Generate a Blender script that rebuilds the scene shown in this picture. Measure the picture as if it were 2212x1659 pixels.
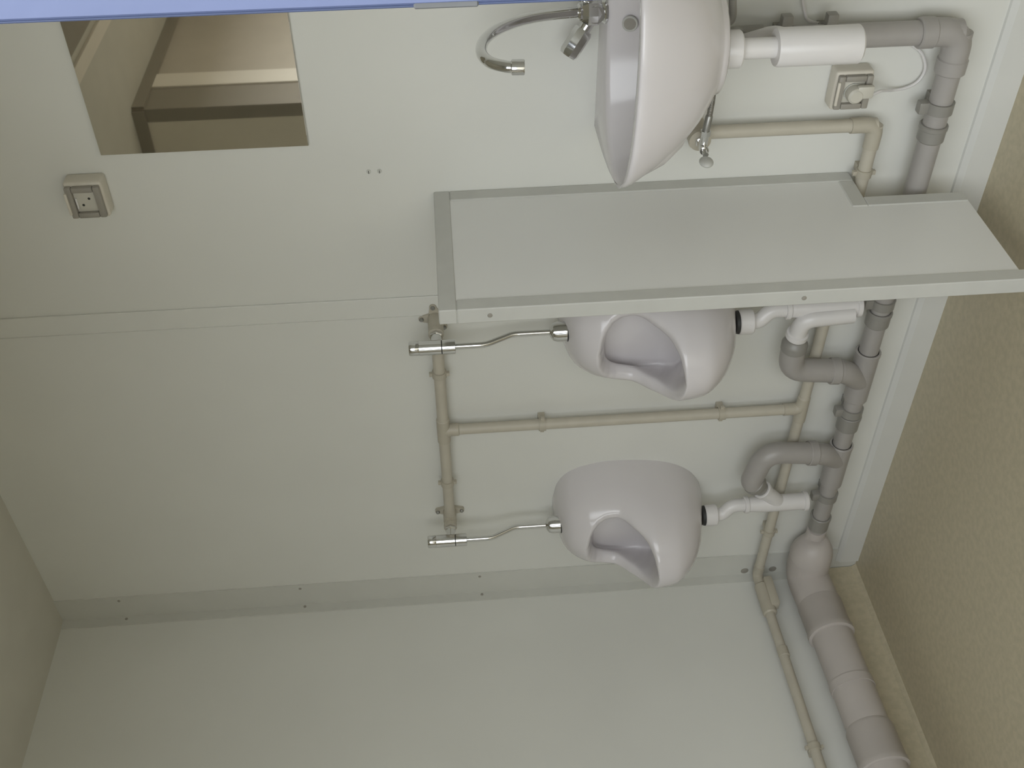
import bpy, bmesh, math, random
from mathutils import Vector, Matrix
random.seed(4)
for o in list(bpy.data.objects): bpy.data.objects.remove(o)
scene = bpy.context.scene
COL = scene.collection

# ------------------------------------------------------------------ camera (photo is taken with the phone on its side)
IMG_W, FOC = 2212.0, 2266.5
R_ = ((-0.00889615, -0.07692643, -0.99699708), (-0.73938489, -0.67074966, 0.05835128), (-0.67322421, 0.73768368, -0.05091115))
cam_d = bpy.data.cameras.new('camera'); cam = bpy.data.objects.new('camera', cam_d); COL.objects.link(cam)
rt, dn, fw = (Vector(r) for r in R_)
m = Matrix(((rt.x, -dn.x, -fw.x, 2.70), (rt.y, -dn.y, -fw.y, -2.0), (rt.z, -dn.z, -fw.z, 1.226), (0, 0, 0, 1)))
cam.matrix_world = m
cam_d.sensor_fit = 'HORIZONTAL'; cam_d.sensor_width = 36.0; cam_d.lens = FOC / IMG_W * 36.0
cam_d.clip_start = 0.02
scene.camera = cam

# ------------------------------------------------------------------ daylight: overcast sky, entering by the open doorway and an added, unseen side opening
world = bpy.data.worlds.new('sky'); scene.world = world; world.use_nodes = True
bg = world.node_tree.nodes['Background']; bg.inputs[0].default_value = (0.93, 0.97, 1.0, 1); bg.inputs[1].default_value = 4.5
def portal(name, loc, rot, w, h):
    d = bpy.data.lights.new(name, 'AREA'); d.shape = 'RECTANGLE'; d.size = w; d.size_y = h; d.cycles.is_portal = True
    o = bpy.data.objects.new(name, d); COL.objects.link(o); o.location = loc; o.rotation_euler = rot
portal('doorway_portal', (2.105, -1.63, 1.03), (math.radians(90), 0, 0), 0.88, 2.04)
portal('added_opening_portal', (1.58, -2.485, 1.26), (0, math.radians(90), 0), 1.70, 1.51)  # daylight portal of the added passage opening
vs = scene.view_settings
vs.view_transform = 'Standard'; vs.look = 'None'; vs.gamma = 1.0; vs.use_curve_mapping = False; vs.exposure = 0.0
scene.cycles.max_bounces = 8; scene.cycles.diffuse_bounces = 6; scene.cycles.glossy_bounces = 4
scene.cycles.use_adaptive_sampling = True; scene.cycles.adaptive_threshold = 0.02

# ------------------------------------------------------------------ materials
def mat(name, col, rough=0.5, metal=0.0, spec=0.5, noise=0.0, nscale=8.0, bump=0.0, bscale=200.0, coat=0.0, col2=None, trans=0.0):
    M = bpy.data.materials.new(name); M.use_nodes = True
    nt = M.node_tree; b = nt.nodes['Principled BSDF']
    b.inputs['Base Color'].default_value = (*col, 1); b.inputs['Roughness'].default_value = rough
    b.inputs['Metallic'].default_value = metal; b.inputs['Specular IOR Level'].default_value = spec
    b.inputs['Coat Weight'].default_value = coat; b.inputs['Coat Roughness'].default_value = 0.08
    if trans: b.inputs['Transmission Weight'].default_value = trans
    tc = nt.nodes.new('ShaderNodeTexCoord')
    if noise or col2:
        n = nt.nodes.new('ShaderNodeTexNoise'); n.inputs['Scale'].default_value = nscale; n.inputs['Detail'].default_value = 2
        nt.links.new(tc.outputs['Object'], n.inputs['Vector'])
        r = nt.nodes.new('ShaderNodeValToRGB')
        c2 = col2 or tuple(c * (1 - noise) for c in col)
        r.color_ramp.elements[0].position = 0.35; r.color_ramp.elements[1].position = 0.65
        r.color_ramp.elements[0].color = (*c2, 1); r.color_ramp.elements[1].color = (*col, 1)
        nt.links.new(n.outputs['Fac'], r.inputs['Fac']); nt.links.new(r.outputs['Color'], b.inputs['Base Color'])
    if bump:
        n2 = nt.nodes.new('ShaderNodeTexNoise'); n2.inputs['Scale'].default_value = bscale; n2.inputs['Detail'].default_value = 1
        nt.links.new(tc.outputs['Object'], n2.inputs['Vector'])
        bp = nt.nodes.new('ShaderNodeBump'); bp.inputs['Strength'].default_value = bump; bp.inputs['Distance'].default_value = 0.002
        nt.links.new(n2.outputs['Fac'], bp.inputs['Height']); nt.links.new(bp.outputs['Normal'], b.inputs['Normal'])
    return M

MT = {
    'wall': mat('wall_panel_white', (0.70, 0.70, 0.655), 0.42, noise=0.03, nscale=3),
    'ceil': mat('ceiling_panel', (0.60, 0.58, 0.51), 0.6, noise=0.04),
    'floor': mat('vinyl_floor', (0.56, 0.495, 0.355), 0.38, col2=(0.49, 0.44, 0.31), nscale=60, bump=0.1, bscale=300),
    'trim': mat('cover_strip', (0.60, 0.60, 0.555), 0.45, noise=0.03),
    'base': mat('baseboard_white', (0.66, 0.66, 0.625), 0.4, noise=0.03),
    'panel': mat('partition_panel', (0.74, 0.74, 0.715), 0.38, noise=0.02, nscale=4),
    'alu': mat('grey_profile', (0.54, 0.54, 0.505), 0.42, noise=0.04, nscale=20),
    'porc': mat('porcelain', (0.66, 0.632, 0.638), 0.15, spec=0.5, noise=0.015, nscale=5),
    'chrome': mat('chrome', (0.70, 0.70, 0.69), 0.09, metal=1.0, noise=0.03, nscale=30),
    'beige': mat('beige_plastic_pipe', (0.50, 0.465, 0.385), 0.45, noise=0.05, nscale=25),
    'beige2': mat('beige_fitting', (0.46, 0.425, 0.345), 0.42, noise=0.05, nscale=25),
    'grey': mat('grey_plastic_pipe', (0.365, 0.345, 0.325), 0.36, noise=0.05, nscale=18),
    'grey2': mat('dark_grey_fitting', (0.27, 0.26, 0.235), 0.36, noise=0.05, nscale=18),
    'soil': mat('soil_pipe_plastic', (0.50, 0.46, 0.43), 0.45, noise=0.05, nscale=12),
    'white': mat('white_plastic', (0.69, 0.67, 0.655), 0.3, noise=0.015),
    'rubber': mat('black_rubber', (0.03, 0.03, 0.028), 0.6, noise=0.1),
    'cream': mat('cream_plastic', (0.64, 0.60, 0.515), 0.4, noise=0.03),
    'sockgrey': mat('grey_socket_plastic', (0.31, 0.29, 0.25), 0.45, noise=0.06, nscale=40),
    'sockface': mat('socket_face', (0.55, 0.53, 0.46), 0.35, noise=0.03),
    'dark': mat('dark_hole', (0.03, 0.03, 0.025), 0.8, noise=0.1),
    'mirror': mat('mirror_glass', (0.80, 0.775, 0.72), 0.02, metal=1.0, noise=0.01),
    'glassedge': mat('mirror_edge', (0.30, 0.33, 0.30), 0.2, noise=0.02),
    'blue': mat('blue_steel_paint', (0.082, 0.105, 0.205), 0.35, noise=0.05, nscale=14, bump=0.08, bscale=90),
    'seal': mat('dark_blue_seal', (0.045, 0.062, 0.13), 0.6, noise=0.08, nscale=30),
    'latch': mat('dull_latch_metal', (0.085, 0.088, 0.092), 0.45, noise=0.1, nscale=60),
    'steel': mat('galvanised_steel', (0.36, 0.36, 0.34), 0.4, metal=0.8, noise=0.1, nscale=40),
    'braid': mat('braided_hose', (0.30, 0.29, 0.26), 0.35, metal=0.6, noise=0.3, nscale=300, bump=0.5, bscale=500),
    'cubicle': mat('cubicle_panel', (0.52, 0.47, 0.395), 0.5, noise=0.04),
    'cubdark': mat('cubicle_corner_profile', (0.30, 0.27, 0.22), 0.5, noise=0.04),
    'cubend_lit': mat('cubicle_end_brightened', (0.74, 0.69, 0.58), 0.5, noise=0.03),  # cubicle colour lightened for the end face that gets little light
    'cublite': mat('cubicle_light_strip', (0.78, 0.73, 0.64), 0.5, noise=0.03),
    'ground': mat('paving', (0.36, 0.33, 0.26), 0.8, noise=0.2, nscale=3),
    'clad': mat('outer_cladding', (0.30, 0.34, 0.42), 0.5, noise=0.06),
}

# ------------------------------------------------------------------ mesh helpers: every shape is (verts, faces) in world metres
def V(*a): return Vector(a)
def join(*gs):
    vs_, fs = [], []
    for v, f in gs:
        n = len(vs_); vs_ += list(v); fs += [tuple(i + n for i in q) for q in f]
    return vs_, fs
def box(x0, x1, y0, y1, z0, z1, bev=0.0, seg=2):
    bm = bmesh.new(); bmesh.ops.create_cube(bm, size=1)
    for v in bm.verts:
        v.co = V((x0 + x1) / 2 + v.co.x * (x1 - x0), (y0 + y1) / 2 + v.co.y * (y1 - y0), (z0 + z1) / 2 + v.co.z * (z1 - z0))
    if bev: bmesh.ops.bevel(bm, geom=bm.edges[:], offset=bev, segments=seg, affect='EDGES', profile=0.5)
    bm.verts.index_update()
    r = ([v.co.copy() for v in bm.verts], [tuple(v.index for v in f.verts) for f in bm.faces]); bm.free()
    return r
def prism(poly, axis, a, b):
    """closed polygon extruded along axis 0/1/2 from a to b; poly holds the two other coordinates in order"""
    def P(p, t):
        c = list(p); c.insert(axis, t); return V(*c)
    n = len(poly); v = [P(p, a) for p in poly] + [P(p, b) for p in poly]
    f = [tuple(range(n))[::-1], tuple(range(n, 2 * n))] + [(i, (i + 1) % n, n + (i + 1) % n, n + i) for i in range(n)]
    return v, f
def frame_of(d):
    d = d.normalized(); u = V(0, 0, 1) if abs(d.z) < 0.9 else V(1, 0, 0)
    a = d.cross(u).normalized(); return a, d.cross(a)
def lathe(profile, org, direction, seg=28):
    """profile of (radius, height along direction)"""
    org, d = Vector(org), Vector(direction).normalized(); a, b = frame_of(d)
    v, f = [], []
    for r, h in profile:
        for i in range(seg):
            t = 2 * math.pi * i / seg; v.append(org + d * h + (a * math.cos(t) + b * math.sin(t)) * max(r, 1e-5))
    for k in range(len(profile) - 1):
        for i in range(seg):
            j = (i + 1) % seg; f.append((k * seg + i, k * seg + j, (k + 1) * seg + j, (k + 1) * seg + i))
    if profile[0][0] > 1e-4: f.append(tuple(range(seg))[::-1])
    if profile[-1][0] > 1e-4: f.append(tuple((len(profile) - 1) * seg + i for i in range(seg)))
    return v, f
def cyl(p, q, r, seg=24, ch=0.0):
    p, q = Vector(p), Vector(q); L = (q - p).length
    pr = [(r, 0), (r, L)] if not ch else [(r - ch, 0), (r, ch), (r, L - ch), (r - ch, L)]
    return lathe(pr, p, q - p, seg)
def fillet(pts, rad, n=8):
    pts = [Vector(p) for p in pts]; out = [pts[0]]
    rads = rad if isinstance(rad, (list, tuple)) else [rad] * len(pts)
    for i in range(1, len(pts) - 1):
        p, a, b = pts[i], pts[i - 1], pts[i + 1]
        da, db = (a - p), (b - p); r = min(rads[i], da.length * 0.49, db.length * 0.49)
        s, e = p + da.normalized() * r, p + db.normalized() * r
        for k in range(n + 1):
            t = k / n; out.append(s * (1 - t) ** 2 + p * 2 * t * (1 - t) + e * t ** 2)
    out.append(pts[-1]); return out
def tube(path, r, seg=18, caps=True):
    path = [Vector(p) for p in path]; n = len(path)
    rr = r if isinstance(r, (list, tuple)) else [r] * n
    tang = [(path[min(i + 1, n - 1)] - path[max(i - 1, 0)]).normalized() for i in range(n)]
    a, _ = frame_of(tang[0]); v, f = [], []
    for i in range(n):
        a = (a - tang[i] * a.dot(tang[i])).normalized(); b = tang[i].cross(a)
        for k in range(seg):
            t = 2 * math.pi * k / seg; v.append(path[i] + (a * math.cos(t) + b * math.sin(t)) * rr[i])
    for i in range(n - 1):
        for k in range(seg):
            j = (k + 1) % seg; f.append((i * seg + k, i * seg + j, (i + 1) * seg + j, (i + 1) * seg + k))
    if caps: f += [tuple(range(seg))[::-1], tuple((n - 1) * seg + k for k in range(seg))]
    return v, f
def smooth_path(pts, n=6):
    pts = [Vector(p) for p in pts]; out = []
    for i in range(len(pts) - 1):
        p0, p1, p2, p3 = pts[max(i - 1, 0)], pts[i], pts[i + 1], pts[min(i + 2, len(pts) - 1)]
        for k in range(n):
            t = k / n
            out.append(0.5 * ((2 * p1) + (p2 - p0) * t + (2 * p0 - 5 * p1 + 4 * p2 - p3) * t * t + (3 * p1 - p0 - 3 * p2 + p3) * t ** 3))
    out.append(pts[-1]); return out

def ellipsoid(c, r, n=14):
    v, f = lathe([(1e-5, -1)] + [(math.sin(math.pi * k / n), -math.cos(math.pi * k / n)) for k in range(1, n)] + [(1e-5, 1)], (0, 0, 0), (0, 0, 1), 20)
    return [V(c[0] + p.x * r[0], c[1] + p.y * r[1], c[2] + p.z * r[2]) for p in v], f
def thing(name, loc, label=None, cat=None, group=None, kind=None):
    o = bpy.data.objects.new(name, None); COL.objects.link(o); o.location = loc; o.empty_display_size = 0.05
    return tag(o, label, cat, group, kind)
def tag(o, label=None, cat=None, group=None, kind=None):
    if label: o['label'] = label
    if cat: o['category'] = cat
    if group: o['group'] = group
    if kind: o['kind'] = kind
    return o
def root_loc(o):
    l = Vector((0, 0, 0))
    while o: l += o.location; o = o.parent
    return l
def part(name, geo, m_, parent=None, smooth=35, loc=None):
    base = root_loc(parent) if parent else (Vector(loc) if loc else Vector((0, 0, 0)))
    me = bpy.data.meshes.new(name); me.from_pydata([tuple(Vector(p) - base) for p in geo[0]], [], geo[1]); me.update()
    bm = bmesh.new(); bm.from_mesh(me); bmesh.ops.recalc_face_normals(bm, faces=bm.faces[:]); bm.to_mesh(me); bm.free()
    me.materials.append(MT[m_])
    if smooth: me.shade_smooth(); me.set_sharp_from_angle(angle=math.radians(smooth))
    o = bpy.data.objects.new(name, me); COL.objects.link(o)
    if parent: o.parent = parent
    elif loc: o.location = base
    return o
def copy_tree(o, parent=None):
    c = o.copy(); COL.objects.link(c); c.parent = parent
    for ch in o.children: copy_tree(ch, c)
    return c
def struct(name, geo, m_, label, smooth=0):
    o = part(name, geo, m_, None, smooth); return tag(o, label, None, None, 'structure')

# ------------------------------------------------------------------ the room: X along the back wall from the left corner, Y towards the doorway side is negative, Z up
H = 2.48; XR = 2.62; YR = -3.6
DX0, DX1, DZ = 1.66, 2.5495, 2.06          # doorway in the front wall, between the camera and the basin
YF0, YF1 = -1.556, -1.630                 # inner and outer face of that wall
XP = 1.50                                 # passage beside the cubicle runs back from here
struct('ground', box(-8, 14, -14, 8, -0.24, -0.14), 'ground', 'sandy paving outside the doorway')
struct('floor', join(box(-0.06, XR + 0.07, YF1, 0.06, -0.14, 0.0), box(-0.06, XP + 0.07, YR - 0.06, YF1, -0.14, 0.0)), 'floor', 'olive beige vinyl floor')
struct('ceiling', join(box(-0.06, XR + 0.07, YF1, 0.06, H, H + 0.06), box(-0.06, XP + 0.07, YR - 0.06, YF1, H, H + 0.06)), 'ceil', 'dull beige ceiling')
struct('wall_back', box(-0.06, XR + 0.07, 0.0, 0.06, 0, H), 'wall', 'off white panelled back wall behind the basin and urinals')
struct('wall_left', box(-0.06, 0.0, YR, 0.0, 0, H), 'wall', 'off white left wall beside the urinals')
struct('wall_rear', box(-0.06, XP + 0.07, YR - 0.06, YR, 0, H), 'wall', 'off white rear wall of the passage')
struct('wall_right', box(XR, XR + 0.07, YF1, 0.0, 0, H), 'wall', 'off white right wall beyond the basin')
WY0, WY1, WZ0, WZ1 = -1.72, -3.25, 0.40, 2.12
struct('wall_passage', join(box(XP, XP + 0.07, YR, WY1, 0, H), box(XP, XP + 0.07, WY0, YF0, 0, H), box(XP, XP + 0.07, WY1, WY0, 0, WZ0), box(XP, XP + 0.07, WY1, WY0, WZ1, H)), 'wall', 'off white passage wall opposite the cubicle')
added_opn = tag(thing('added_opening_1', (XP, (WY0 + WY1) / 2, WZ0)), 'unseen opening added in the passage wall to let daylight in', None, None, 'structure')  # added opening, out of view, brightens the left side and the cubicle
part('frame', join(box(XP - 0.01, XP + 0.08, WY1, WY1 + 0.04, WZ0, WZ1, 0.003), box(XP - 0.01, XP + 0.08, WY0 - 0.04, WY0, WZ0, WZ1, 0.003), box(XP - 0.01, XP + 0.08, WY1 + 0.04, WY0 - 0.04, WZ1 - 0.04, WZ1, 0.003)), 'base', added_opn)
part('sill', box(XP - 0.03, XP + 0.09, WY1 + 0.04, WY0 - 0.04, WZ0, WZ0 + 0.025, 0.004), 'base', added_opn)
fw_ = prism([(XP, 0), (XP, H), (XR, H), (XR, 0), (DX1 + 0.034, 0), (DX1 + 0.034, DZ + 0.034), (DX0 - 0.034, DZ + 0.034), (DX0 - 0.034, 0)], 1, YF1 + 0.004, YF0)
struct('wall_front', fw_, 'wall', 'off white front wall with the doorway the photo is taken through')

# blue steel door frame round the doorway, seal strip along its edge, latch plate on the right jamb
door = tag(thing('door_1', (DX1, YF1, 0)), 'blue painted steel door frame at the edge of the view', None, None, 'structure')
part('jamb', box(DX1 + 0.0008, DX1 + 0.036, YF1 - 0.006, YF0 + 0.004, 0.0, DZ + 0.034, 0.001, 1), 'blue', door)
part('jamb', box(DX0 - 0.036, DX0, YF1 - 0.006, YF0 + 0.004, 0.0, DZ + 0.034, 0.001, 1), 'blue', door)
part('header', box(DX0, DX1, YF1 - 0.006, YF0 + 0.004, DZ, DZ + 0.034, 0.001, 1), 'blue', door)
part('door_seal', box(DX1 - 0.0005, DX1 + 0.0010, YF1 - 0.0050, YF1 + 0.012, 0.0, DZ, 0.0006, 1), 'seal', door)
part('threshold', box(DX0, DX1, YF1, YF0, 0.0, 0.012, 0.003), 'steel', door)
part('latch_plate', box(DX1 - 0.0009, DX1 + 0.004, YF1 - 0.0056, YF1 + 0.020, 1.211, 1.234, 0.0006, 1), 'latch', door)

# cubicle block that the mirror shows, light strip beside its corner
CX, CY = 0.67, -2.015
cub = tag(part('wall_cubicle', box(0.0, CX, YR, CY, 0, H), 'cubicle', None, 0), 'beige toilet cubicle block behind, seen in the mirror', None, None, 'structure')
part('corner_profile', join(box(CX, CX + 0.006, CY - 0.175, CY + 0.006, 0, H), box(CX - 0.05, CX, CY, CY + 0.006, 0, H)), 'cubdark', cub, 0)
part('brightened_end', box(0.0, CX - 0.052, CY, CY + 0.005, 0, H - 0.05), 'cubend_lit', cub, 0)  # thin sheet, brightness put into its colour where direct light hardly reaches
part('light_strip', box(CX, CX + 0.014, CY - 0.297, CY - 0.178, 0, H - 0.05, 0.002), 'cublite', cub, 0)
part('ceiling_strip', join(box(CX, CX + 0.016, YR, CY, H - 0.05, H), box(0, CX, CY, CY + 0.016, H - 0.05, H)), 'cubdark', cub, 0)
tm = tag(part('trim_1', box(1.04, 1.10, YR, -0.02, H - 0.012, H, 0.002), 'cublite', None, 0), 'light joint strip along the ceiling', None, None, 'structure')
tm = tag(part('trim_2', box(1.16, 1.30, YR, -0.02, H - 0.03, H, 0.004), 'cubdark', None, 0), 'dark duct along the ceiling', None, None, 'structure')

# baseboard along the back wall, corner cover profile with screws, panel joint strip
struct('baseboard_back', prism([(-0.0, 0.0), (-0.014, 0.0), (-0.014, 0.058), (-0.006, 0.070), (0.0, 0.072)], 0, 0.045, XR), 'base', 'white baseboard under the grey waste pipe', 30)
struct('baseboard_left', prism([(0.0, 0.0), (0.022, 0.0), (0.010, 0.012), (0.007, 0.115), (0.0, 0.118)], 1, YR, -0.006), 'floor', 'olive vinyl skirting turned up the left wall behind the soil pipe', 30)
cor = tag(part('trim_3', join(box(0.0, 0.100, -0.004, 0.0, 0, H), box(0.0, 0.004, -0.034, -0.004, 0, H)), 'trim', None, 0), 'pale corner cover profile where the walls meet', None, None, 'structure')
for z in (0.62, 1.195, 1.745, 2.29):
    part('screw', lathe([(0.0045, 0), (0.0045, 0.001), (0.003, 0.0022), (0, 0.0022)], (0.084, -0.004, z), (0, -1, 0), 12), 'sockgrey', cor)
    part('screw', lathe([(0.0045, 0), (0.0045, 0.001), (0.003, 0.0022), (0, 0.0022)], (0.004, -0.013, z - 0.004), (1, 0, 0), 12), 'sockgrey', cor)
for z, r in ((0.358, 0.012), (0.268, 0.012)):
    part('plug_cap', lathe([(r, 0), (r, 0.0012), (r * 0.8, 0.002), (0, 0.002)], (0.022, -0.004, z), (0, -1, 0), 18), 'sockgrey', cor)
struct('trim_4', join(box(1.118, 1.176, -0.005, 0.0, 0, H, 0.0015), box(1.116, 1.121, -0.008, 0.0, 0, H)), 'wall', 'vertical joint cover strip on the back wall above the partition')

# ------------------------------------------------------------------ partition beside the urinal
px0, px1, pd_ = 1.426, 1.460, -0.424
pt = thing('urinal_partition', (1.443, -0.4, 0), 'white privacy partition with grey edge profiles between basin and urinals', 'partition')
part('panel', prism([(-0.012, 1.243), (-0.412, 1.243), (-0.412, 0.104), (-0.118, 0.104), (-0.118, 0.340), (-0.012, 0.340)], 0, px0 + 0.003, px1 - 0.0025), 'panel', pt, 0)
def prof(*b): return part('edge_profile', box(*b, 0.002, 1), 'alu', pt, 30)
prof(px0, px1, -0.424, -0.0, 1.221, 1.256)
fp = prof(px0, px1, -0.424, -0.391, 0.0, 1.221)
prof(px0, px1, -0.037, 0.0, 0.325, 1.221)
prof(px0, px1, -0.139, -0.037, 0.325, 0.360)
prof(px0, px1, -0.139, -0.104, 0.104, 0.325)
for z in (1.158, 0.545):
    part('screw', lathe([(0.005, 0), (0.005, 0.001), (0.003, 0.002), (0, 0.002)], (1.443, -0.424, z), (0, -1, 0), 12), 'sockgrey', fp)

# ------------------------------------------------------------------ mirror and small wall things
mi = thing('wall_mirror', (1.885, 0, 1.51), 'frameless wall mirror reflecting the beige cubicle above the wash basin', 'mirror')
part('backing', box(1.592, 2.178, -0.005, 0.0, 1.511, 1.938, 0.001), 'glassedge', mi, 0)
part('glass', box(1.591, 2.179, -0.009, -0.005, 1.510, 1.939, 0.0012, 1), 'mirror', mi, 0)

for k, z in enumerate((1.392, 1.369)):
    s = thing('wall_screw', (1.519, 0, z), ('upper' if k == 0 else 'lower') + ' of two small screws left in the wall under the mirror', 'screw', 'screws left in the wall')
    part('head', lathe([(0.0045, 0.0), (0.0045, 0.003), (0.003, 0.0045), (0, 0.0045)], (1.519, 0, z), (0, -1, 0), 14), 'trim', s)
    part('slot', box(1.5155, 1.5225, -0.0049, -0.0042, z - 0.0007, z + 0.0007), 'dark', s)

def socket(x, z, label, plugged):
    s = thing('wall_socket', (x, 0, z), label, 'socket', 'surface wall sockets')
    bx = part('back_box', box(x - 0.043, x + 0.043, -0.040, 0.0, z - 0.040, z + 0.040, 0.006, 3), 'cream', s)
    fr = part('front_frame', join(box(x - 0.037, x + 0.037, -0.052, -0.040, z + 0.022, z + 0.036, 0.003), box(x - 0.037, x + 0.037, -0.052, -0.040, z - 0.036, z - 0.022, 0.003),
        box(x - 0.037, x - 0.024, -0.052, -0.040, z - 0.022, z + 0.022, 0.003), box(x + 0.024, x + 0.037, -0.052, -0.040, z - 0.022, z + 0.022, 0.003)), 'sockgrey', s)
    part('lid_hinge', box(x - 0.026, x + 0.026, -0.056, -0.050, z + 0.032, z + 0.038, 0.002), 'cream', fr)
    fc = part('face', box(x - 0.024, x + 0.024, -0.0445, -0.040, z - 0.022, z + 0.022, 0.001), 'sockface', s)
    if not plugged:
        part('pin_hole', cyl((x - 0.008, -0.0450, z + 0.007), (x - 0.008, -0.0446, z + 0.007), 0.0028, 12), 'dark', fc)
        part('pin_hole', cyl((x + 0.007, -0.0450, z - 0.008), (x + 0.007, -0.0446, z - 0.008), 0.0028, 12), 'dark', fc)
        part('earth_clip', box(x - 0.016, x + 0.010, -0.0475, -0.0445, z + 0.0165, z + 0.0205, 0.001), 'white', fc)
    return s
socket(1.505, 1.985, 'cream wall socket with empty pin holes, high on the wall beside the mirror', False)
socket(1.678, 0.376, 'cream wall socket with a plug in it, low under the wash basin', True)
pg = thing('power_plug', (1.678, -0.045, 0.376), 'pale plug with thin white cable in the socket under the basin', 'plug')
part('plug_body', join(lathe([(0.0, 0.0), (0.0185, 0.0), (0.0185, 0.012), (0.0165, 0.022), (0.012, 0.026), (0, 0.026)], (1.678, -0.0446, 0.376), (0, -1, 0), 24), box(1.672, 1.700, -0.0695, -0.055, 0.340, 0.376, 0.005)), 'sockface', pg)
part('contact_ring', lathe([(0.0, 0), (0.0195, 0), (0.0195, 0.004), (0.0, 0.004)], (1.678, -0.0447, 0.376), (0, -1, 0), 24), 'trim', pg)
part('cable', tube(smooth_path([(1.678, -0.062, 0.342), (1.680, -0.050, 0.318), (1.664, -0.02, 0.282), (1.664, -0.012, 0.250), (1.676, -0.010, 0.226), (1.700, -0.009, 0.216),
    (1.726, -0.009, 0.224), (1.748, -0.009, 0.243), (1.772, -0.009, 0.290), (1.800, -0.009, 0.38), (1.815, -0.009, 0.475), (1.840, -0.009, 0.497), (1.900, -0.009, 0.515), (1.955, -0.009, 0.535), (1.985, -0.003, 0.545)]), 0.0032, 8), 'white', pg)

# ------------------------------------------------------------------ urinals
def lerp_tab(x, xs, ys):
    if x <= xs[0]: return ys[0]
    for i in range(1, len(xs)):
        if x <= xs[i]:
            t = (x - xs[i - 1]) / (xs[i] - xs[i - 1]); return ys[i - 1] + (ys[i] - ys[i - 1]) * t
    return ys[-1]
def cubic_tab(x, xs, ys):
    n = len(xs)
    if x <= xs[0]: return ys[0]
    if x >= xs[-1]: return ys[-1]
    d = [(ys[i + 1] - ys[i]) / (xs[i + 1] - xs[i]) for i in range(n - 1)]
    ms = [d[0]] + [0 if d[i - 1] * d[i] <= 0 else 2 * d[i - 1] * d[i] / (d[i - 1] + d[i]) for i in range(1, n - 1)] + [d[-1]]
    for i in range(n - 1):
        if x <= xs[i + 1]:
            h = xs[i + 1] - xs[i]; t = (x - xs[i]) / h
            return (ys[i] * (2 * t ** 3 - 3 * t * t + 1) + ms[i] * h * (t ** 3 - 2 * t * t + t) + ys[i + 1] * (3 * t * t - 2 * t ** 3) + ms[i + 1] * h * (t ** 3 - t * t))
UZ = [.548, .552, .56, .58, .625, .67, .716, .764, .815, .888, .93, .95, .965, .975]
UA = [.03, .045, .06, .09, .125, .143, .152, .157, .158, .145, .125, .105, .075, .02]
UB = [.04, .065, .10, .184, .264, .300, .306, .263, .206, .190, .165, .14, .09, .02]
OPZ = [.716, .7186, .723, .731, .742, .76, .79, .82, .85, .872, .89, .900, .906]
OPW = [.0, .026, .062, .086, .102, .113, .118, .117, .110, .096, .072, .046, .0]
ZSC = 1.7
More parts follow.
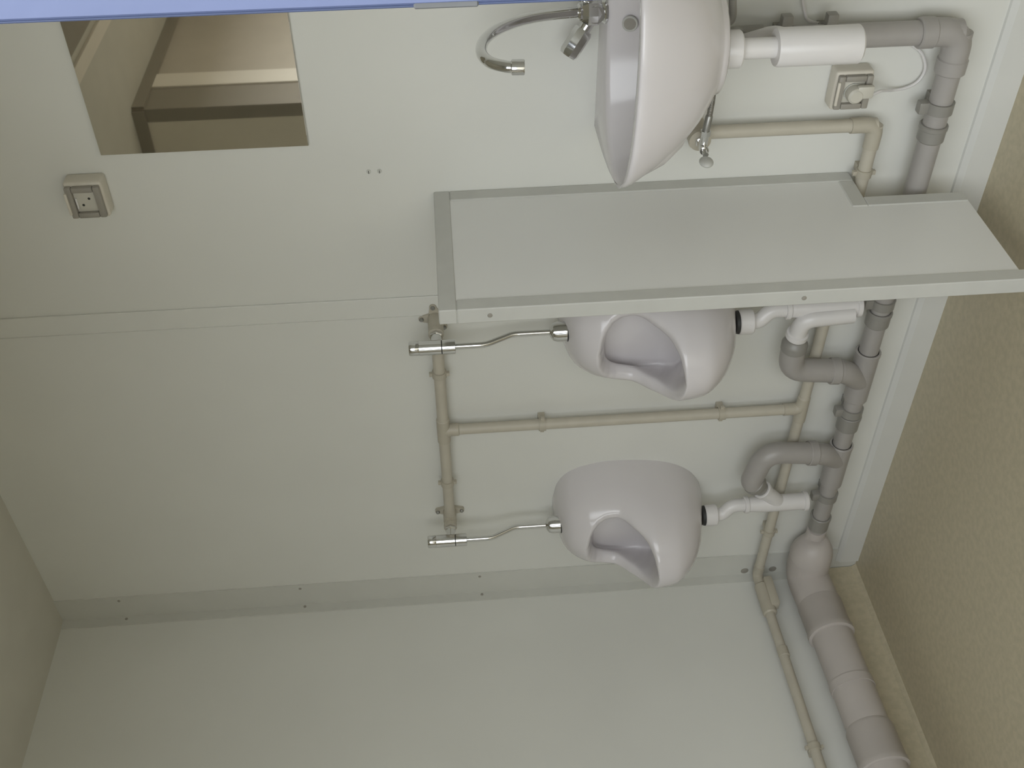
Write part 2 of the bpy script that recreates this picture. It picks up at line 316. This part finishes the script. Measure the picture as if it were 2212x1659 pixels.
def urinal_geo(xc):
    half = [(w, z) for w, z in zip(OPW, OPZ)]
    fine = []
    for i in range(41):
        t = i / 40; k = t * (len(half) - 1); j = min(int(k), len(half) - 2); f = k - j
        fine.append((half[j][0] * (1 - f) + half[j + 1][0] * f, half[j][1] * (1 - f) + half[j + 1][1] * f))
    fine = [(w, z * ZSC) for w, z in fine]
    poly = fine + [(-w, z) for w, z in reversed(fine[1:-1])]
    def sd(x, z):
        best = 1e9; ins = False; n = len(poly)
        for i in range(n):
            x0, z0 = poly[i]; x1, z1 = poly[(i + 1) % n]
            dx, dz = x1 - x0, z1 - z0; L = dx * dx + dz * dz
            t = 0 if L == 0 else max(0, min(1, ((x - x0) * dx + (z - z0) * dz) / L))
            e = (x - x0 - t * dx) ** 2 + (z - z0 - t * dz) ** 2
            if e < best: best = e
            if (z0 > z) != (z1 > z) and x < (x1 - x0) * (z - z0) / (z1 - z0) + x0: ins = not ins
        return math.sqrt(best) * (1 if ins else -1)
    def sst(t): t = max(0, min(1, t)); return t * t * (3 - 2 * t)
    zz = [UZ[0] + (UZ[-1] - UZ[0]) * i / 40 for i in range(41) if not .705 < UZ[0] + (UZ[-1] - UZ[0]) * i / 40 < .912]
    zz += [.705 + .0013 * i for i in range(159)]; zz += [.549, .551, .554, .968, .972, .974]; zz = sorted(set(round(z, 5) for z in zz))
    NT = 240; v, f = [], []; inner_ids = []
    for z in zz:
        a, b = cubic_tab(z, UZ, UA), cubic_tab(z, UZ, UB)
        for k in range(NT + 1):
            th = math.pi * k / NT; x, y = a * math.cos(th), -b * math.sin(th) ** 0.92 if 0 < k < NT else 0.0
            if .70 < z < .912:
                d = sd(x, z * ZSC)
                if d > 0:
                    rw = 0.009 + 0.033 * sst((z - 0.716) / 0.050)
                    roll = 1.30 * rw * min(1, d / rw) ** 2.2
                    k2 = sst((d - rw) / 0.010)
                    wz = max(0.012, lerp_tab(z, OPZ, OPW) - rw)
                    xt = (a - 0.016) * max(-1, min(1, x / wz))                  # the hollow is wider than its mouth
                    xd = x + (xt - x) * k2 * sst((z - 0.720) / 0.03)
                    deep = max(-0.100 + 0.018 * (xt / a) ** 2 - 0.035 * max(0, (0.78 - z) / 0.06), y + roll)
                    y = (y + roll) * (1 - k2) + deep * k2
                    z2 = z - k2 * 0.07 * max(0, min(1, (0.86 - z) / 0.13))
                    if d > 0.45 * rw: inner_ids.append(len(v))
                    v.append(V(xc + xd, y, z2)); continue
            v.append(V(xc + x, y, z))
    for _ in range(14):                                                         # even out the glazed hollow
        nv = {p: (v[p - 1] + v[p + 1] + v[p - NT - 1] + v[p + NT + 1]) * 0.25 for p in inner_ids}
        for p, c in nv.items(): v[p] = v[p].lerp(c, 0.6)
    for i in range(len(zz) - 1):
        for k in range(NT):
            p = i * (NT + 1) + k; f.append((p, p + 1, p + NT + 2, p + NT + 1))
    n = NT + 1
    f.append(tuple(range(n))); f.append(tuple((len(zz) - 1) * n + k for k in range(n)))
    for i in range(len(zz) - 1): f.append((i * n, (i + 1) * n, (i + 1) * n + NT, i * n + NT))      # flat back against the wall
    return v, f
XL, XRU = 0.405, 1.112
YI = -0.085
ug = 'wall hung urinals'
uL = thing('urinal', (XL, 0, 0.548), 'white porcelain urinal in the corner, wholly in view beside the left wall', 'urinal', ug)
part('bowl', urinal_geo(XL), 'porc', uL, 60)
part('inlet_washer', cyl((XL, YI, 0.952), (XL, YI, 0.9615), 0.0255, 24), 'rubber', uL)
part('outlet_seal', lathe([(0.026, 0), (0.0285, 0.006), (0.0285, 0.013), (0.0, 0.013)], (XL, -0.088, 0.558), (0, 0, -1), 28), 'rubber', uL)
uR = copy_tree(uL); uR.location.x = XRU
uR['label'] = 'white porcelain urinal next to the partition and half hidden by it'

# flush valve: chrome push body, connector to the beige wall elbow, bent flush pipe, cup nut on the urinal
def flush_valve(x, label):
    yv = -0.118
    t = thing('flush_valve', (x, yv, 1.0), label, 'flush valve', 'chrome flush valves')
    part('valve_body', lathe([(0.0, 0.0), (0.0165, 0.0), (0.0175, 0.001), (0.0175, 0.0305), (0.0162, 0.031), (0.0162, 0.0325), (0.0175, 0.033), (0.0175, 0.085)], (x, yv, 1.228), (0, 0, 1), 32), 'chrome', t)
    part('push_button', lathe([(0.0165, 0.0), (0.0172, 0.001), (0.0172, 0.021), (0.016, 0.0235), (0.0, 0.0235)], (x, yv, 1.313), (0, 0, 1), 32), 'chrome', t)
    part('ring_groove', lathe([(0.0, 0.0), (0.01635, 0.0), (0.01635, 0.0015), (0.0, 0.0015)], (x, yv, 1.259), (0, 0, 1), 32), 'rubber', t)
    part('connector', join(cyl((x, -0.072, 1.272), (x, yv, 1.272), 0.0125), lathe([(0.015, 0), (0.0155, 0.002), (0.0155, 0.009), (0.0125, 0.011)], (x, -0.072, 1.272), (0, -1, 0), 6)), 'chrome', t)
    part('flush_pipe', tube(fillet([(x, yv, 1.230), (x, yv, 1.158), (x, YI, 1.092), (x, YI, 0.995)], 0.013), 0.0072, 20), 'chrome', t)
    part('cup_nut', lathe([(0.0, 0.0), (0.0230, 0.0), (0.0242, 0.001), (0.0242, 0.024), (0.021, 0.034), (0.013, 0.040), (0.0075, 0.042)], (x, YI, 0.9615), (0, 0, 1), 32), 'chrome', t)
flush_valve(XL, 'chrome flush valve with bent pipe above the corner urinal')
flush_valve(XRU, 'chrome flush valve with bent pipe above the urinal beside the partition')

# white urinal traps
XT_L, XT_R, YT = 0.431, 1.137, -0.080
def trap(x, xt, branch, label):
    t = thing('urinal_trap', (xt, YT, 0.25), label, 'trap', 'white urinal traps')
    part('union_nut', lathe([(0.0, 0.0), (0.028, 0.0), (0.0305, 0.003), (0.0305, 0.033), (0.029, 0.035), (0.0, 0.035)], (x, -0.088, 0.5140), (0, 0, 1), 30), 'white', t)
    part('offset_bend', tube(fillet([(x, -0.088, 0.518), (x, -0.087, 0.497), (xt, YT, 0.472), (xt, YT, 0.41)], 0.016), 0.0185, 24), 'white', t)
    part('collar', lathe([(0.0, 0.0), (0.0225, 0.0), (0.0245, 0.002), (0.0245, 0.011), (0.0225, 0.013), (0.0, 0.013)], (xt, YT, 0.424), (0, 0, 1), 28), 'white', t)
    part('trap_body', lathe([(0.0, 0.0), (0.0245, 0.0), (0.0245, 0.115), (0.0225, 0.140), (0.0205, 0.165), (0.0, 0.165)], (xt, YT, 0.262), (0, 0, 1), 30), 'white', t)
    part('end_cap', lathe([(0.0, 0.0), (0.026, 0.0), (0.0285, 0.002), (0.0285, 0.011), (0.0265, 0.013), (0.0, 0.013)], (xt, YT, 0.2535), (0, 0, 1), 30), 'white', t)
    br = part('branch', tube(fillet(branch[0], 0.03), 0.0215, 24), 'white', t)
    p, q = Vector(branch[0][-1]), Vector(branch[0][-2]); d = (p - q).normalized()
    part('branch_lip', lathe([(0.0215, -0.010), (0.0265, -0.008), (0.0275, 0.004), (0.0255, 0.007), (0.021, 0.007)], p, d, 28), 'white', br)
trap(XL, XT_L, [[(XT_L, YT, 0.335), (XT_L + 0.045, -0.083, 0.375), (XT_L + 0.066, -0.085, 0.394)]], 'white plastic bottle trap under the corner urinal')
trap(XRU, XT_R, [[(XT_R - 0.012, -0.098, 0.275), (XT_R - 0.016, -0.102, 0.395), (XT_R - 0.072, -0.092, 0.399)]], 'white plastic bottle trap under the urinal beside the partition')

# ------------------------------------------------------------------ water pipes (beige) with tees, elbows, clips
YW = -0.036; ZT = 1.272; ZB = 0.316
wp = thing('water_pipe', (0.758, 0, ZB), 'beige plastic water pipe run feeding basin and urinals', 'pipe')
rw = 0.0145
XV = 0.758; XB = 1.595
def pipe(par, pts, r, m_, fil=0.0, seg=20): return part('pipe', tube(fillet(pts, fil) if fil else pts, r, seg), m_, par)
pipe(wp, [(XL, YW, ZT), (XV, YW, ZT)], rw, 'beige'); pipe(wp, [(XV, YW, ZT), (XRU, YW, ZT)], rw, 'beige')
pipe(wp, [(XV, YW, ZB + 0.02), (XV, YW, ZT)], rw, 'beige')
pipe(wp, [(XB, YW, ZB - 0.012), (XV, YW, ZB)], rw, 'beige'); pipe(wp, [(XV, YW, ZB), (0.04, YW, ZB + 0.012)], rw, 'beige')
pipe(wp, [(XB, YW, ZB - 0.012), (XB, YW, 0.672)], rw, 'beige')
pipe(wp, [(0.038, YW, ZB + 0.012), (0.038, -1.90, ZB - 0.020)], rw, 'beige')
def collar_(par, p, q, r, m_, name, ch=0.003): return part(name, cyl(p, q, r, 24, ch), m_, par)
part('tee', join(cyl((XV - 0.042, YW, ZT), (XV + 0.042, YW, ZT), 0.0172, 24, 0.003), cyl((XV, YW, ZT), (XV, YW, ZT - 0.042), 0.0172, 24, 0.003)), 'beige2', wp)
part('tee', join(cyl((XV - 0.045, YW, ZB), (XV + 0.045, YW, ZB), 0.0165, 24, 0.003), tube(fillet([(XV + 0.0, YW, ZB + 0.05), (XV, YW, ZB + 0.002), (XV + 0.04, YW, ZB)], 0.035), 0.0165, 20)), 'beige2', wp)
part('elbow', tube(fillet([(XB, YW, ZB + 0.045), (XB, YW, ZB - 0.012), (XB - 0.055, YW, ZB - 0.011)], 0.024), 0.0172, 20), 'beige2', wp)
part('elbow', tube(fillet([(0.085, YW, ZB + 0.011), (0.038, YW, ZB + 0.012), (0.038, -0.085, ZB + 0.010)], 0.022), 0.0165, 20), 'beige2', wp)
part('coupling', join(cyl((0.038, -0.075, ZB + 0.010), (0.038, -0.185, ZB + 0.008), 0.0215, 24, 0.004), box(0.030, 0.066, -0.165, -0.060, ZB - 0.024, ZB + 0.004, 0.006)), 'beige2', wp)
collar_(wp, (0.038, -0.30, ZB + 0.006), (0.038, -0.335, ZB + 0.0055), 0.0165, 'beige2', 'coupling')
def wclip(par, p, d, r, m_='beige2', to=(0, 1, 0)):
    p, d, to = Vector(p), Vector(d).normalized(), Vector(to)
    g = [lathe([(r, -0.009), (r + 0.0035, -0.009), (r + 0.0035, 0.009), (r, 0.009)], p, d, 22)]
    q = p + to * (abs(p.y) if abs(to.y) > .5 else abs(p.x)); s = to.cross(d).normalized()
    vs8 = []
    for e in (p + to * (r * 0.8), q - to * 0.0005):
        for i, j in ((-1, -1), (1, -1), (1, 1), (-1, 1)): vs8.append(e + d * (0.009 * i) + s * (0.010 * j))
    g.append((vs8, [(3, 2, 1, 0), (4, 5, 6, 7), (0, 1, 5, 4), (1, 2, 6, 5), (2, 3, 7, 6), (3, 0, 4, 7)]))
    for j in (-1, 1):
        g.append(box(*(c for k in range(3) for c in ((p + s * (r + 0.006) * j)[k] - 0.005, (p + s * (r + 0.006) * j)[k] + 0.005)), 0.001))
    return part('clip', join(*g), m_, par)
for x in (0.956, 0.556): wclip(wp, (x, YW, ZT), (1, 0, 0), rw)
for z in (1.012, 0.533): wclip(wp, (XV, YW, z), (0, 0, 1), rw)
wclip(wp, (1.478, YW, ZB - 0.010), (1, 0, 0), rw); wclip(wp, (0.038, -0.62, ZB + 0.002), (0, 1, 0), rw, to=(-1, 0, 0)); wclip(wp, (0.25, YW, ZB + 0.008), (1, 0, 0), rw)
def wall_elbow(x, z, ears, k_=1.0):
    g = [lathe([(r_ * k_, h_) for r_, h_ in ((0.019, 0), (0.019, 0.02), (0.0185, 0.05), (0.017, 0.058), (0.0185, 0.060), (0.0185, 0.071), (0.0, 0.071))], (x, 0.0, z), (0, -1, 0), 26)]
    e_ = part('wall_elbow', g[0], 'beige2', wp)
    for a in ears:
        c, s = math.cos(a), math.sin(a); pts = []
        for k in range(9):
            t = a - math.pi / 2 + math.pi * k / 8; pts.append((x + k_ * (0.033 * c + 0.0085 * math.cos(t)), z + k_ * (0.033 * s + 0.0085 * math.sin(t))))
        n_ = (-s, c); pts += [(x + n_[0] * 0.018 * k_, z + n_[1] * 0.018 * k_), (x - n_[0] * 0.018 * k_, z - n_[1] * 0.018 * k_)]
        part('ear', prism([(p[0], p[1]) for p in pts], 1, -0.010, 0.0), 'beige2', e_)
        part('bolt', lathe([(0.0055, 0), (0.0055, 0.004), (0.004, 0.006), (0, 0.006)], (x + 0.034 * k_ * c, -0.010, z + 0.034 * k_ * s), (0, -1, 0), 12), 'steel', e_)
D_ = math.radians
wall_elbow(XRU, ZT, (D_(90), D_(8), D_(215)))
wall_elbow(XL, ZT, (D_(90), D_(-90), D_(185)))
wall_elbow(XB, 0.692, (D_(5), D_(110), D_(185)), 1.25)

# ------------------------------------------------------------------ grey waste pipe
YG = -0.052; ZG = 0.185; rg = 0.0245; XG = 1.803
wg = thing('waste_pipe', (1.0, 0, ZG), 'grey plastic waste pipe running low along the back wall', 'pipe')
pipe(wg, [(XG, YG, 0.645), (XG, YG, ZG)], rg, 'grey'); pipe(wg, [(XG, YG, ZG), (0.93, YG, ZG)], rg, 'grey')
pipe(wg, [(0.93, YG, ZG), (0.60, YG, ZG)], rg, 'grey'); pipe(wg, [(0.60, YG, ZG), (0.20, YG, ZG)], rg, 'grey')
part('elbow', join(tube(fillet([(XG, YG, ZG + 0.085), (XG, YG, ZG), (XG - 0.085, YG, ZG)], 0.040), 0.0285, 26), cyl((XG, YG, ZG + 0.055), (XG, YG, ZG + 0.088), 0.031, 26, 0.003), cyl((XG - 0.055, YG, ZG), (XG - 0.088, YG, ZG), 0.031, 26, 0.003)), 'grey', wg)
part('elbow', tube(fillet([(XG, YG, 0.59), (XG, YG, 0.650), (XG + 0.02, YG - 0.06, 0.655)], 0.03), 0.028, 24), 'grey2', wg)
for x0, x1, r, m_ in ((1.095, 1.050, 0.0295, 'grey2'), (0.965, 0.800, 0.0305, 'grey'), (0.742, 0.690, 0.0295, 'grey2'), (0.630, 0.470, 0.0305, 'grey'), (0.330, 0.275, 0.0290, 'grey2'), (1.600, 1.560, 0.0285, 'grey2')):
    part('socket', join(cyl((x0, YG, ZG), (x1, YG, ZG), r, 28, 0.004), cyl((x0 - 0.012 if x0 > x1 else x0, YG, ZG), (x0, YG, ZG), r + 0.0015, 28, 0.002)), m_, wg)
def lug_clip(p, d, lug):
    p, d, lug = Vector(p), Vector(d).normalized(), Vector(lug)
    c = part('clip', join(lathe([(rg, -0.012), (rg + 0.005, -0.012), (rg + 0.005, 0.012), (rg, 0.012)], p, d, 26), box(*(k_ for i, (a_, b_) in enumerate(zip(p, (0.012, 0.0, 0.010))) for k_ in ((a_ - b_, a_ + b_) if i != 1 else (a_ + rg * 0.8, -0.0005))))), 'grey2', wg)
    q = p + lug * (rg + 0.011)
    part('lug', box(q.x - 0.013, q.x + 0.013, q.y - 0.011, q.y + 0.011, q.z - 0.011, q.z + 0.011, 0.003), 'grey2', c)
lug_clip((1.640, YG, ZG), (1, 0, 0), (0, 0, 1)); lug_clip((1.120, YG, ZG), (1, 0, 0), (0, 0, 1)); lug_clip((0.757, YG, ZG), (1, 0, 0), (0, 0, 1))
lug_clip((0.420, YG, ZG), (1, 0, 0), (0, 0, 1)); lug_clip((XG, YG, 0.455), (0, 0, 1), (1, 0, 0)); lug_clip((XG, YG, 0.545), (0, 0, 1), (1, 0, 0))
# branches from the urinal traps
mouthR = (XT_R - 0.072, -0.092, 0.399)
part('branch_pipe', tube(fillet([(mouthR[0] - 0.034, -0.0895, 0.398), (0.945, -0.083, 0.395), (0.925, -0.078, 0.258)], 0.055), 0.0305, 26), 'grey', wg)
part('branch_sleeve', lathe([(0.0215, -0.004), (0.0215, 0.013), (0.0235, 0.014), (0.0295, 0.024), (0.0320, 0.028), (0.0320, 0.046), (0.0305, 0.048)], mouthR, V(-1, 0.08, -0.03), 28), 'grey2', wg)
part('branch_tee', join(tube(fillet([(0.926, -0.080, 0.285), (0.920, -0.076, 0.245), (0.865, YG, ZG)], 0.03), 0.030, 26), lathe([(0.0330, 0), (0.0345, 0.002), (0.0345, 0.022), (0.033, 0.024)], (0.925, -0.0785, 0.262), (0.06, 0.03, 1), 28)), 'grey', wg)
mouthL = Vector((XT_L + 0.066, -0.085, 0.394)); dL = (V(XT_L + 0.066, -0.085, 0.394) - V(XT_L + 0.045, -0.083, 0.375)).normalized()
part('branch_pipe', tube(fillet([mouthL + dL * 0.040, mouthL + dL * 0.060, (0.652, -0.088, 0.412), (0.628, -0.080, 0.275)], [0, 0.03, 0.06, 0]), 0.0300, 26), 'grey', wg)
part('branch_sleeve', lathe([(0.0215, -0.006), (0.0215, 0.020), (0.0235, 0.021), (0.0300, 0.030), (0.0320, 0.034), (0.0320, 0.048), (0.0300, 0.050)], mouthL, dL, 28), 'grey2', wg)
part('branch_tee', join(tube(fillet([(0.630, -0.081, 0.290), (0.620, -0.076, 0.245), (0.570, YG, ZG)], 0.03), 0.030, 26), lathe([(0.0330, 0), (0.0345, 0.002), (0.0345, 0.022), (0.033, 0.024)], (0.626, -0.0785, 0.265), (0.12, -0.03, 1), 28)), 'grey', wg)

# ------------------------------------------------------------------ wide soil pipe along the left wall
XS, ZS = 0.079, 0.189; rs = 0.0595
def zs(y): return 0.165 + 0.036 * (y + 0.70)
sp = thing('soil_pipe', (XS, -0.6, ZS), 'wide greyish soil pipe along the left wall at the floor', 'pipe')
part('elbow', tube(fillet([(0.165, -0.072, ZS + 0.003), (XS, -0.072, ZS + 0.002), (XS, -0.215, zs(-0.215))], 0.06, 12), 0.063, 36), 'soil', sp)
part('pipe', tube([(XS, -0.18, zs(-0.18)), (XS, -0.62, zs(-0.62))], rs, 36), 'soil', sp)
part('pipe', tube([(XS, -0.62, zs(-0.62)), (XS, -1.95, zs(-1.95))], rs, 36), 'soil', sp)
part('reducer', tube([(0.268, YG, ZG), (0.238, YG, ZG), (0.230, YG - 0.002, ZG - 0.001), (0.220, YG - 0.006, ZG), (0.207, YG - 0.012, ZG + 0.002), (0.192, YG - 0.017, ZG + 0.004), (0.178, -0.0715, ZS + 0.003), (0.150, -0.072, ZS + 0.0025)], [0.0285, 0.0285, 0.036, 0.046, 0.0555, 0.0605, 0.063, 0.063], 36), 'soil', sp, 60)
def big_socket(y0, y1):
    L = abs(y1 - y0)
    return part('socket', lathe([(rs, -0.006), (rs + 0.006, 0.006), (rs + 0.006, L - 0.022), (rs + 0.0085, L - 0.018), (rs + 0.0085, L - 0.003), (rs + 0.004, L), (rs, L)], (XS, y0, zs(y0)), (0, -1, -0.036), 40), 'soil', sp)
big_socket(-0.185, -0.305); big_socket(-0.60, -0.72); big_socket(-1.25, -1.36)
for y in (-0.47, -1.05):
    s_ = part('wall_bracket', box(0.0, XS - rs * 0.8, y - 0.014, y + 0.014, zs(y) - 0.012, zs(y) + 0.012, 0.003), 'soil', sp)
    part('strap', lathe([(rs, -0.012), (rs + 0.003, -0.012), (rs + 0.003, 0.012), (rs, 0.012)], (XS, y, zs(y)), (0, 1, 0.036), 36), 'soil', s_)

# ------------------------------------------------------------------ wash basin
XC = 1.885; ZR = 0.906
wb = thing('wash_basin', (XC, 0, 0.72), 'white porcelain wall hung wash basin under the mirror', 'wash basin')
HALF = [(-0.285, 0.0), (-0.284, -0.07), (-0.280, -0.14), (-0.269, -0.22), (-0.250, -0.29), (-0.222, -0.345), (-0.178, -0.392), (-0.120, -0.422), (-0.060, -0.436), (0.0, -0.440)]
def outline(n=49):
    pth = smooth_path([(x, y, 0) for x, y in HALF], 6)
    L = [0]
    for i in range(1, len(pth)): L.append(L[-1] + (pth[i] - pth[i - 1]).length)
    out = []
    for k in range(n):
        s = L[-1] * k / (n - 1); j = 1
        while j < len(L) - 1 and L[j] < s: j += 1
        t = (s - L[j - 1]) / max(L[j] - L[j - 1], 1e-9); p = pth[j - 1].lerp(pth[j], t); out.append((p.x, p.y))
    back = [(0.285 - 0.57 * k / 26, 0.0) for k in range(1, 26)]
    return out + [(-x, y) for x, y in reversed(out[:-1])] + back
OUT = outline()
def basin_geo():
    rings = []
    # outside, from the foot up to the rim: (scale x, scale y, z, crown)
    for sx, sy, z in ((0.36, 0.70, 0.728), (0.375, 0.715, 0.726), (0.405, 0.735, 0.731), (0.41, 0.74, 0.738), (0.44, 0.745, 0.742), (0.52, 0.78, 0.752), (0.62, 0.825, 0.770), (0.72, 0.872, 0.793), (0.82, 0.918, 0.823), (0.90, 0.955, 0.852), (0.96, 0.983, 0.877), (0.99, 0.996, 0.892), (1.0, 1.0, 0.900)):
        rings.append([(x * (sx - 0.30 * (1 - sx) * max(0, 1 + y / 0.26)), y * sy, z) for x, y in OUT])
    rings.append([(x * 0.997, y * 0.997, 0.9045) for x, y in OUT]); rings.append([(x * 0.988, y * 0.990, ZR) for x, y in OUT])
    # rim inwards: the back ledge is broad, the front rim narrow
    cy = -0.258
    def inner(x, y, s, z):
        t = math.atan2(y - cy, x); c, q = math.cos(t), math.sin(t)
        aw, bh = 0.247, (0.152 if q < 0 else 0.163)
        e = 2.25; r = (abs(c / aw) ** e + abs(q / bh) ** e) ** (-1 / e) * s
        return (r * c, cy + r * q, z)
    rings.append([inner(x, y, 1.03, ZR - 0.0005) for x, y in OUT])
    for s, z in ((1.0, 0.9035), (0.985, 0.896), (0.965, 0.882), (0.93, 0.858), (0.86, 0.825), (0.74, 0.795), (0.55, 0.772), (0.30, 0.760), (0.10, 0.757)):
        rings.append([inner(x, y, s, z) for x, y in OUT])
    n = len(OUT); v, f = [], []
    for r in rings: v += [V(XC + p[0], min(p[1], 0.0), p[2]) for p in r]
    for i in range(len(rings) - 1):
        for k in range(n):
            j = (k + 1) % n; f.append((i * n + k, i * n + j, (i + 1) * n + j, (i + 1) * n + k))
    f.append(tuple(range(n))); f.append(tuple((len(rings) - 1) * n + k for k in range(n)))
    return v, f
part('bowl', basin_geo(), 'porc', wb, 50)
part('overflow_ring', lathe([(0.0145, -0.004), (0.0150, 0.0005), (0.0140, 0.0020), (0.0115, 0.0005), (0.0110, -0.004)], (XC - 0.012, -0.1135, 0.866), (0, -1, 0.25), 24), 'alu', wb)
part('overflow_hole', cyl((XC - 0.012, -0.108, 0.865), (XC - 0.012, -0.1140, 0.8662), 0.0115, 20), 'sockgrey', wb)
part('drain', lathe([(0.0, 0), (0.026, 0), (0.028, 0.002), (0.024, 0.004), (0, 0.002)], (XC, -0.258, 0.757), (0, 0, 1), 24), 'chrome', wb)

# tap with swan neck spout and two angled handles
YF = -0.072
tp = thing('tap', (XC, YF, ZR), 'chrome two handle tap with curved swan neck spout on the wash basin', 'tap')
part('base', lathe([(0.026, 0.0), (0.026, 0.004), (0.023, 0.008), (0.022, 0.014), (0.0, 0.014)], (XC, YF, ZR - 0.001), (0, 0, 1), 28), 'chrome', tp)
part('body', join(lathe([(0.0, 0), (0.024, 0.0), (0.030, 0.008), (0.030, 0.026), (0.021, 0.038), (0.0, 0.040)], (XC, YF, ZR + 0.010), (0, 0, 1), 8), lathe([(0.017, -0.03), (0.019, 0), (0.019, 0.014), (0.017, 0.018)], (XC, YF - 0.006, ZR + 0.022), (0, -1, 0.0), 24)), 'chrome', tp, 25)
sn = part('spout', tube(smooth_path([(XC, YF - 0.004, 0.945), (XC, YF - 0.010, 0.985), (XC, YF - 0.018, 1.030), (XC, YF - 0.036, 1.075), (XC, YF - 0.070, 1.117), (XC, YF - 0.115, 1.144), (XC, YF - 0.165, 1.151), (XC, YF - 0.203, 1.138), (XC, YF - 0.222, 1.112), (XC, YF - 0.226, 1.095)], 6), 0.0102, 20), 'chrome', tp, 60)
part('spout_nut', lathe([(0.012, 0), (0.0165, 0.002), (0.0165, 0.016), (0.013, 0.020), (0.0105, 0.020)], (XC, YF - 0.004, 0.942), (0, -0.1, 1), 12), 'chrome', sn, 25)
part('aerator', lathe([(0.0105, 0), (0.0135, 0.002), (0.0135, 0.022), (0.0125, 0.024), (0.010, 0.024), (0.010, 0.020), (0.0, 0.020)], (XC, YF - 0.2255, 1.104), (0, -0.08, -1), 24), 'chrome', sn, 30)
for s_ in (-1, 1):
    d_ = V(s_ * 0.80, -0.20, 0.56).normalized(); o_ = V(XC + s_ * 0.014, YF - 0.004, ZR + 0.028)
    hd = part('handle', lathe([(0.0, 0.024), (0.0165, 0.024), (0.0195, 0.030), (0.0195, 0.074), (0.0165, 0.081), (0.0, 0.083)], o_, d_, 8), 'chrome', tp, 25)
    part('handle_stem', lathe([(0.012, 0.0), (0.012, 0.026), (0.0, 0.026)], o_, d_, 20), 'chrome', hd)

# basin trap
XTB, YTB = 1.876, -0.245
bt = thing('bottle_trap', (XTB, YTB, 0.47), 'white plastic bottle trap hanging under the wash basin', 'trap')
part('union_nut', lathe([(0.0, 0.0), (0.031, 0.0), (0.0335, 0.003), (0.0335, 0.034), (0.032, 0.037), (0.0, 0.037)], (XTB, YTB, 0.688), (0, 0, 1), 32), 'white', bt)
part('inlet_tube', cyl((XTB, YTB, 0.615), (XTB, YTB, 0.692), 0.0185, 28), 'white', bt)
part('bottle', lathe([(0.0, 0.0), (0.030, 0.0), (0.0345, 0.004), (0.0345, 0.150), (0.0325, 0.155), (0.0, 0.156)], (XTB, YTB, 0.470), (0, 0, 1), 36), 'white', bt)
part('outlet_tube', tube(fillet([(XTB, YTB + 0.02, 0.590), (XTB - 0.01, YTB + 0.08, 0.600), (XG + 0.018, YG - 0.055, 0.653)], 0.02), 0.016, 20), 'white', bt)

# angle valve, its handle and the two flexible hoses
av = thing('angle_valve', (XB, -0.07, 0.692), 'small chrome angle valve with oval handle below the wash basin', 'valve')
part('body', join(cyl((XB, -0.070, 0.692), (XB, -0.112, 0.692), 0.0095, 20), lathe([(0.0125, 0), (0.0125, 0.008)], (XB, -0.070, 0.692), (0, -1, 0), 6), cyl((XB, -0.095, 0.692), (XB + 0.034, -0.095, 0.690), 0.0085, 18), lathe([(0.011, 0), (0.011, 0.012)], (XB + 0.026, -0.095, 0.690), (1, 0, 0), 6)), 'chrome', av, 30)
hv = part('handle', ellipsoid((XB - 0.012, -0.136, 0.692), (0.0085, 0.019, 0.0145)), 'alu', av)
part('handle_stem', cyl((XB, -0.110, 0.692), (XB - 0.002, -0.125, 0.692), 0.006, 14), 'chrome', hv)
h1 = thing('flexible_hose', (XB + 0.04, -0.095, 0.69), 'braided hose from the angle valve up behind the wash basin', 'hose', 'flexible tap hoses')
part('hose', tube(smooth_path([(XB + 0.036, -0.095, 0.690), (XB + 0.075, -0.094, 0.686), (XB + 0.12, -0.09, 0.684), (XB + 0.17, -0.085, 0.692), (XB + 0.22, -0.08, 0.715), (XB + 0.262, -0.076, 0.745)]), 0.0062, 12), 'braid', h1)
part('crimp', lathe([(0.006, 0), (0.0078, 0.001), (0.0074, 0.034), (0.006, 0.036)], (XB + 0.036, -0.095, 0.690), (1, 0, -0.1), 16), 'steel', h1)
h2 = thing('flexible_hose', (1.92, -0.1, 0.66), 'dark hose bending at the top edge beside the white trap', 'hose', 'flexible tap hoses')
part('hose', tube(smooth_path([(1.868, -0.10, 0.700), (1.862, -0.10, 0.678), (1.872, -0.10, 0.668), (1.905, -0.10, 0.672), (1.96, -0.10, 0.680), (2.05, -0.09, 0.69), (2.12, -0.055, 0.692), (2.15, -0.012, 0.692)]), 0.0075, 12), 'grey2', h2)
part('wall_rose', lathe([(0.024, 0.0), (0.024, 0.004), (0.012, 0.014), (0.0, 0.014)], (2.152, 0.0, 0.692), (0, -1, 0), 24), 'chrome', h2)
part('crimp', cyl((1.8685, -0.10, 0.735), (1.868, -0.10, 0.698), 0.0085, 16), 'steel', h2)
